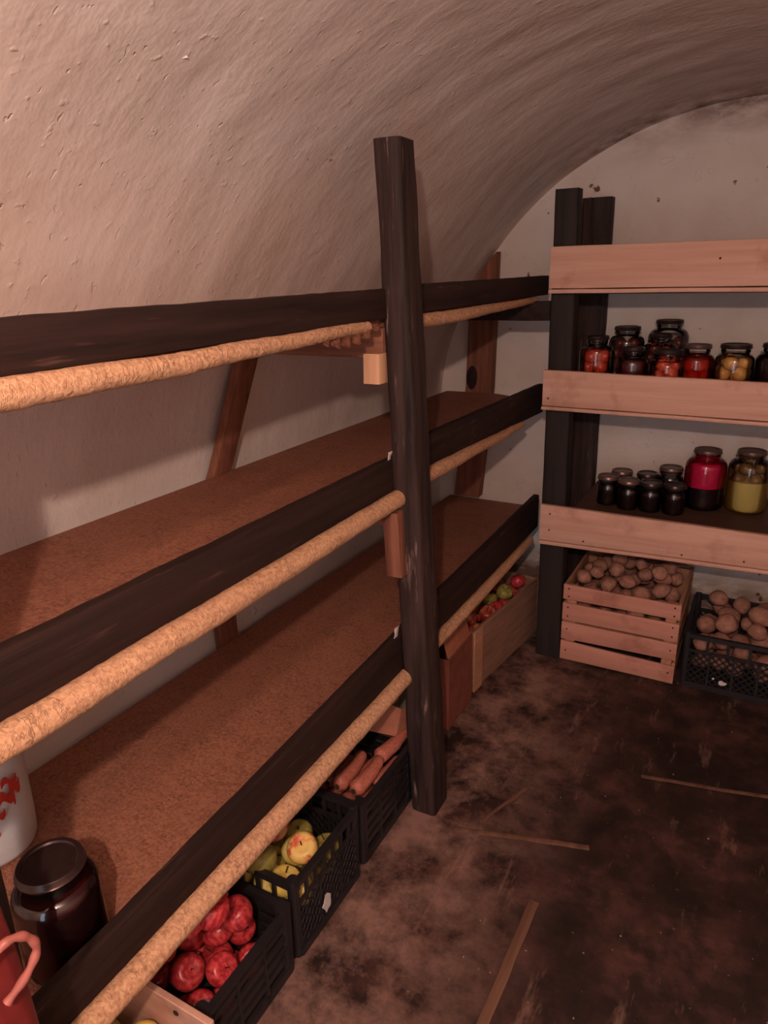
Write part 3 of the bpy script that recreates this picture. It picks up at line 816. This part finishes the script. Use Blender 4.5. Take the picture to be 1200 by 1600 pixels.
# folded cardboard and cloth sack at the far end of the carrot crate
bm = new(); p = [Vector(q) for q in ((-1.00, 1.60, .222), (-.885, 1.615, .222), (-.880, 1.645, .305), (-.99, 1.635, .33))]
q2 = [Vector(q) for q in ((-.885, 1.615, .222), (-.866, 1.69, .216), (-.862, 1.69, .29), (-.880, 1.645, .305))]
for quad in (p, q2):
    n = (quad[1] - quad[0]).cross(quad[3] - quad[0]).normalized(); add_ring_sweep(bm, [quad, [v - n * .004 for v in quad]])
tag(finish('cardboard_flap', bm, M['card'], origin=(-.93, 1.64, .22)), 'folded pale cardboard flap on the carrots beside the centre post', 'cardboard')
bm = new(); add_ball(bm, (-1.03, 1.84, .15), .155, .11, .15, 4, .12, 6)
for q in bm.verts:
    q.co += jit(q.co, 14, .012)
    if q.co.z < .002: q.co.z = .002
add_tube(bm, [(-1.03, 1.84, .27), (-1.02, 1.84, .32), (-1.0, 1.82, .37)], [.07, .035, .055], 14)
tag(finish('cloth_sack', bm, M['sack'], origin=(-1.03, 1.84, 0)), 'grey-green tied cloth sack behind the cardboard flap under the left rack', 'sack')

# cardboard box behind the post
cb = thing('cardboard_box', 'reddish cardboard box on the floor just behind the centre post', 'box', (-1.0, 2.1, 0))
bm = new(); add_box(bm, -1.20, -.872, 1.99, 1.996, .002, .29, .001); add_box(bm, -1.20, -.872, 2.205, 2.211, .002, .29, .001)
add_box(bm, -1.20, -1.194, 1.996, 2.205, .002, .29, .001); add_box(bm, -.878, -.872, 1.996, 2.205, .002, .29, .001); add_box(bm, -1.19, -.88, 2.0, 2.2, .002, .008, 0)
finish('body', bm, M['cardred'], cb)
bm = new(); add_plank(bm, (-.878, 2.10, .292), (-.90, 2.10, .372), (0, 1, 0), (1, 0, 0), .20, .005, .001, 8, .003)
finish('flap', bm, M['card'], cb)

# wooden box of apples at the far end of the left rack
wb = thing('wooden_box', 'grey-brown wooden box of red and green apples beside the black post', 'box', (-.885, 2.25, 0))
ang = math.radians(-7.5); H6 = .268
def W6(bm): bmesh.ops.rotate(bm, verts=bm.verts, cent=(-.885, 2.25, 0), matrix=Matrix.Rotation(ang, 3, 'Z'))
for nm, b in (('side_board', (-.899, -.885, 2.266, 2.84, .006, H6)), ('side_board', (-1.26, -1.246, 2.266, 2.84, .006, H6)),
              ('end_panel', (-1.26, -.885, 2.25, 2.264, .004, H6)), ('end_panel', (-1.26, -.885, 2.842, 2.856, .004, H6)), ('base_board', (-1.245, -.90, 2.266, 2.84, .006, .02))):
    bm = new(); add_box(bm, *b); W6(bm); finish(nm, bm, M['box_y'], wb)
bm = new(); add_box(bm, -.884, -.876, 2.25, 2.315, .006, H6 + .004); W6(bm); tag(finish('corner_cleat', bm, M['crate_y'], wb), 'paler corner cleat')
items = []; rot6 = Matrix.Rotation(ang, 3, 'Z')
hp = heap(items, 92, -1.245, -.902, 2.268, 2.838, .02, .235, .034, .040, rg, 60, .35, .325)
for i, (x, y, z, r) in enumerate(hp):
    p = rot6 @ Vector((x + .885, y - 2.25, z)) + Vector((-.885, 2.25, 0))
    (ma if i % 3 else (ra if i % 2 else ga)).put(i, p, rrot(rg, .9), r * .98, 'red and greenish apple in the wooden box beside the black post', 'apples in the far wooden box')
for k in (ga, ya, ba, ra, ma, ck): k.clean()

# ------------------------------------------------------------------ on the low left shelf
jr = jar((-.936, .516, ZL), .069, .205, .046, 'big jar of dark red preserve with tin lid on the low left shelf', [('liquid', .008, .165, 'deepred', 0)], None, 'tindark')
bk = thing('plastic_bucket', 'white plastic bucket with red print at the left edge on the low shelf', 'bucket', (-1.292, .612, ZL + .002))
bm = new(); add_lathe(bm, [(0, 0), (.070, 0), (.078, .004), (.082, .014), (.0845, .06), (.089, .30), (.094, .302), (.094, .312), (.087, .312), (.082, .06), (.0, .055)], 48, (-1.292, .612, ZL + .002)); finish('body', bm, M['white'], bk, 50)
for a0, a1, z0, z1 in ((-.75, -.45, .10, .115), (-.62, -.30, .135, .15), (-.40, -.12, .125, .14), (-.2, .12, .15, .172), (-.1, .25, .185, .20), (-.75, -.3, .085, .092), (.1, .3, .16, .185), (.05, .14, .14, .19), (-.5, -.38, .10, .15)):
    bm = new(); rings = []
    for i in range(9):
        a = a0 + (a1 - a0) * i / 8; zz = .008 * math.sin(i * .8)
        ring = []
        for rr, z in ((.0885, z0), (.0885, z1), (.0865, z1), (.0865, z0)):
            rad = rr - .004 + .019 * (z + zz) / .3
            ring.append(Vector((-1.292 + rad * math.cos(a), .612 + rad * math.sin(a), ZL + z + zz)))
        rings.append(ring)
    add_ring_sweep(bm, rings); finish('red_print', bm, M['redprint'], bk)

# ------------------------------------------------------------------ red carrier bag hanging on the near post
bg = thing('carrier_bag', 'red plastic carrier bag with knotted handle hanging at the left edge', 'bag', (-.70, .27, .45))
bm = new(); rings = []
for i in range(29):
    t = i / 28; z = .45 + .52 * t
    w = .060 * min(1, (t / .12 + .25) ** .5) * (1 - .12 * max(0, t - .75) / .25); d = .034 * min(1, (t / .12 + .2) ** .5) * (1 - .55 * max(0, t - .6) / .4)
    ring = []
    for k in range(40):
        a = 2 * PI * k / 40; f = 1 + .10 * noise.noise(Vector((math.cos(a) * 2, math.sin(a) * 2, t * 2.2))) + .06 * t * math.sin(k * 1.9) * abs(math.cos(a))
        ring.append(Vector((-.708 + math.cos(a) * d * f - .012 * max(0, t - .7), .268 + math.sin(a) * w * f, z + .008 * math.sin(a * 3) * t)))
    rings.append(ring)
add_ring_sweep(bm, rings); finish('body', bm, M['bag'], bg, 70)
def loop(pts, r):
    bm = new(); P = [Vector(p) for p in pts]; fine = []
    for i in range(len(P) - 1):
        p0, p1, p2, p3 = P[max(i-1, 0)], P[i], P[i+1], P[min(i+2, len(P)-1)]
        for k in range(6):
            t = k / 6; fine.append(.5 * ((2*p1) + (p2-p0)*t + (2*p0-5*p1+4*p2-p3)*t*t + (3*p1-p0-3*p2+p3)*t**3))
    fine.append(P[-1]); add_tube(bm, fine, [r * (1 + .15 * math.sin(i * 1.3)) for i in range(len(fine))], 10); finish('handle', bm, M['baghandle'], bg, 70)
loop([(-.675, .275, .885), (-.668, .30, .902), (-.664, .320, .893), (-.662, .328, .868), (-.663, .312, .845), (-.672, .288, .822)], .0052)
loop([(-.71, .25, .95), (-.715, .262, 1.0), (-.73, .27, 1.02), (-.742, .275, 1.025)], .010)

# ------------------------------------------------------------------ light: one bare bulb behind the camera, plus a faint cool fill added at the wall opening
LP = Vector((.05, -.34, 1.92))
lb = thing('ceiling_lamp', 'bare warm light bulb hanging from the vault behind the camera', 'lamp', tuple(LP))
bm = new(); add_tube(bm, [LP + Vector((0, 0, .075)), LP + Vector((0, 0, .215))], .004, 8); finish('cord', bm, M['plastic'], lb)
bm = new(); add_lathe(bm, [(0, .075), (.016, .075), (.018, .04), (.014, .035), (0, .035)], 20, LP); finish('socket', bm, M['plastic'], lb)
ld = bpy.data.lights.new('bulb_light', 'POINT'); ld.energy = 80; ld.color = (1.0, .725, .595); ld.shadow_soft_size = .022
lo = bpy.data.objects.new('bulb_light', ld); lo.location = LP; COL.objects.link(lo)
da = bpy.data.lights.new('cool_fill_light', 'AREA'); da.shape = 'RECTANGLE'; da.size = .9; da.size_y = 1.9; da.energy = 15; da.color = (.70, .84, 1.0)
do = bpy.data.objects.new('cool_fill_light', da); do.location = (.1, YF - .15, .95); do.rotation_euler = (PI / 2, 0, 0); COL.objects.link(do)  # unseen fill lamp, added to lift and cool the shaded parts
w = bpy.data.worlds.new('world'); w.use_nodes = True; SC.world = w
w.node_tree.nodes['Background'].inputs[0].default_value = (.05, .055, .06, 1); w.node_tree.nodes['Background'].inputs[1].default_value = .5
vs = SC.view_settings; vs.view_transform = 'Standard'; vs.look = 'None'; vs.gamma = 1; vs.use_curve_mapping = False; vs.exposure = 0
SC.cycles.max_bounces = 8; SC.cycles.transparent_max_bounces = 24; SC.cycles.diffuse_bounces = 5; SC.cycles.use_denoising = True
SC.cycles.caustics_reflective = False; SC.cycles.caustics_refractive = False
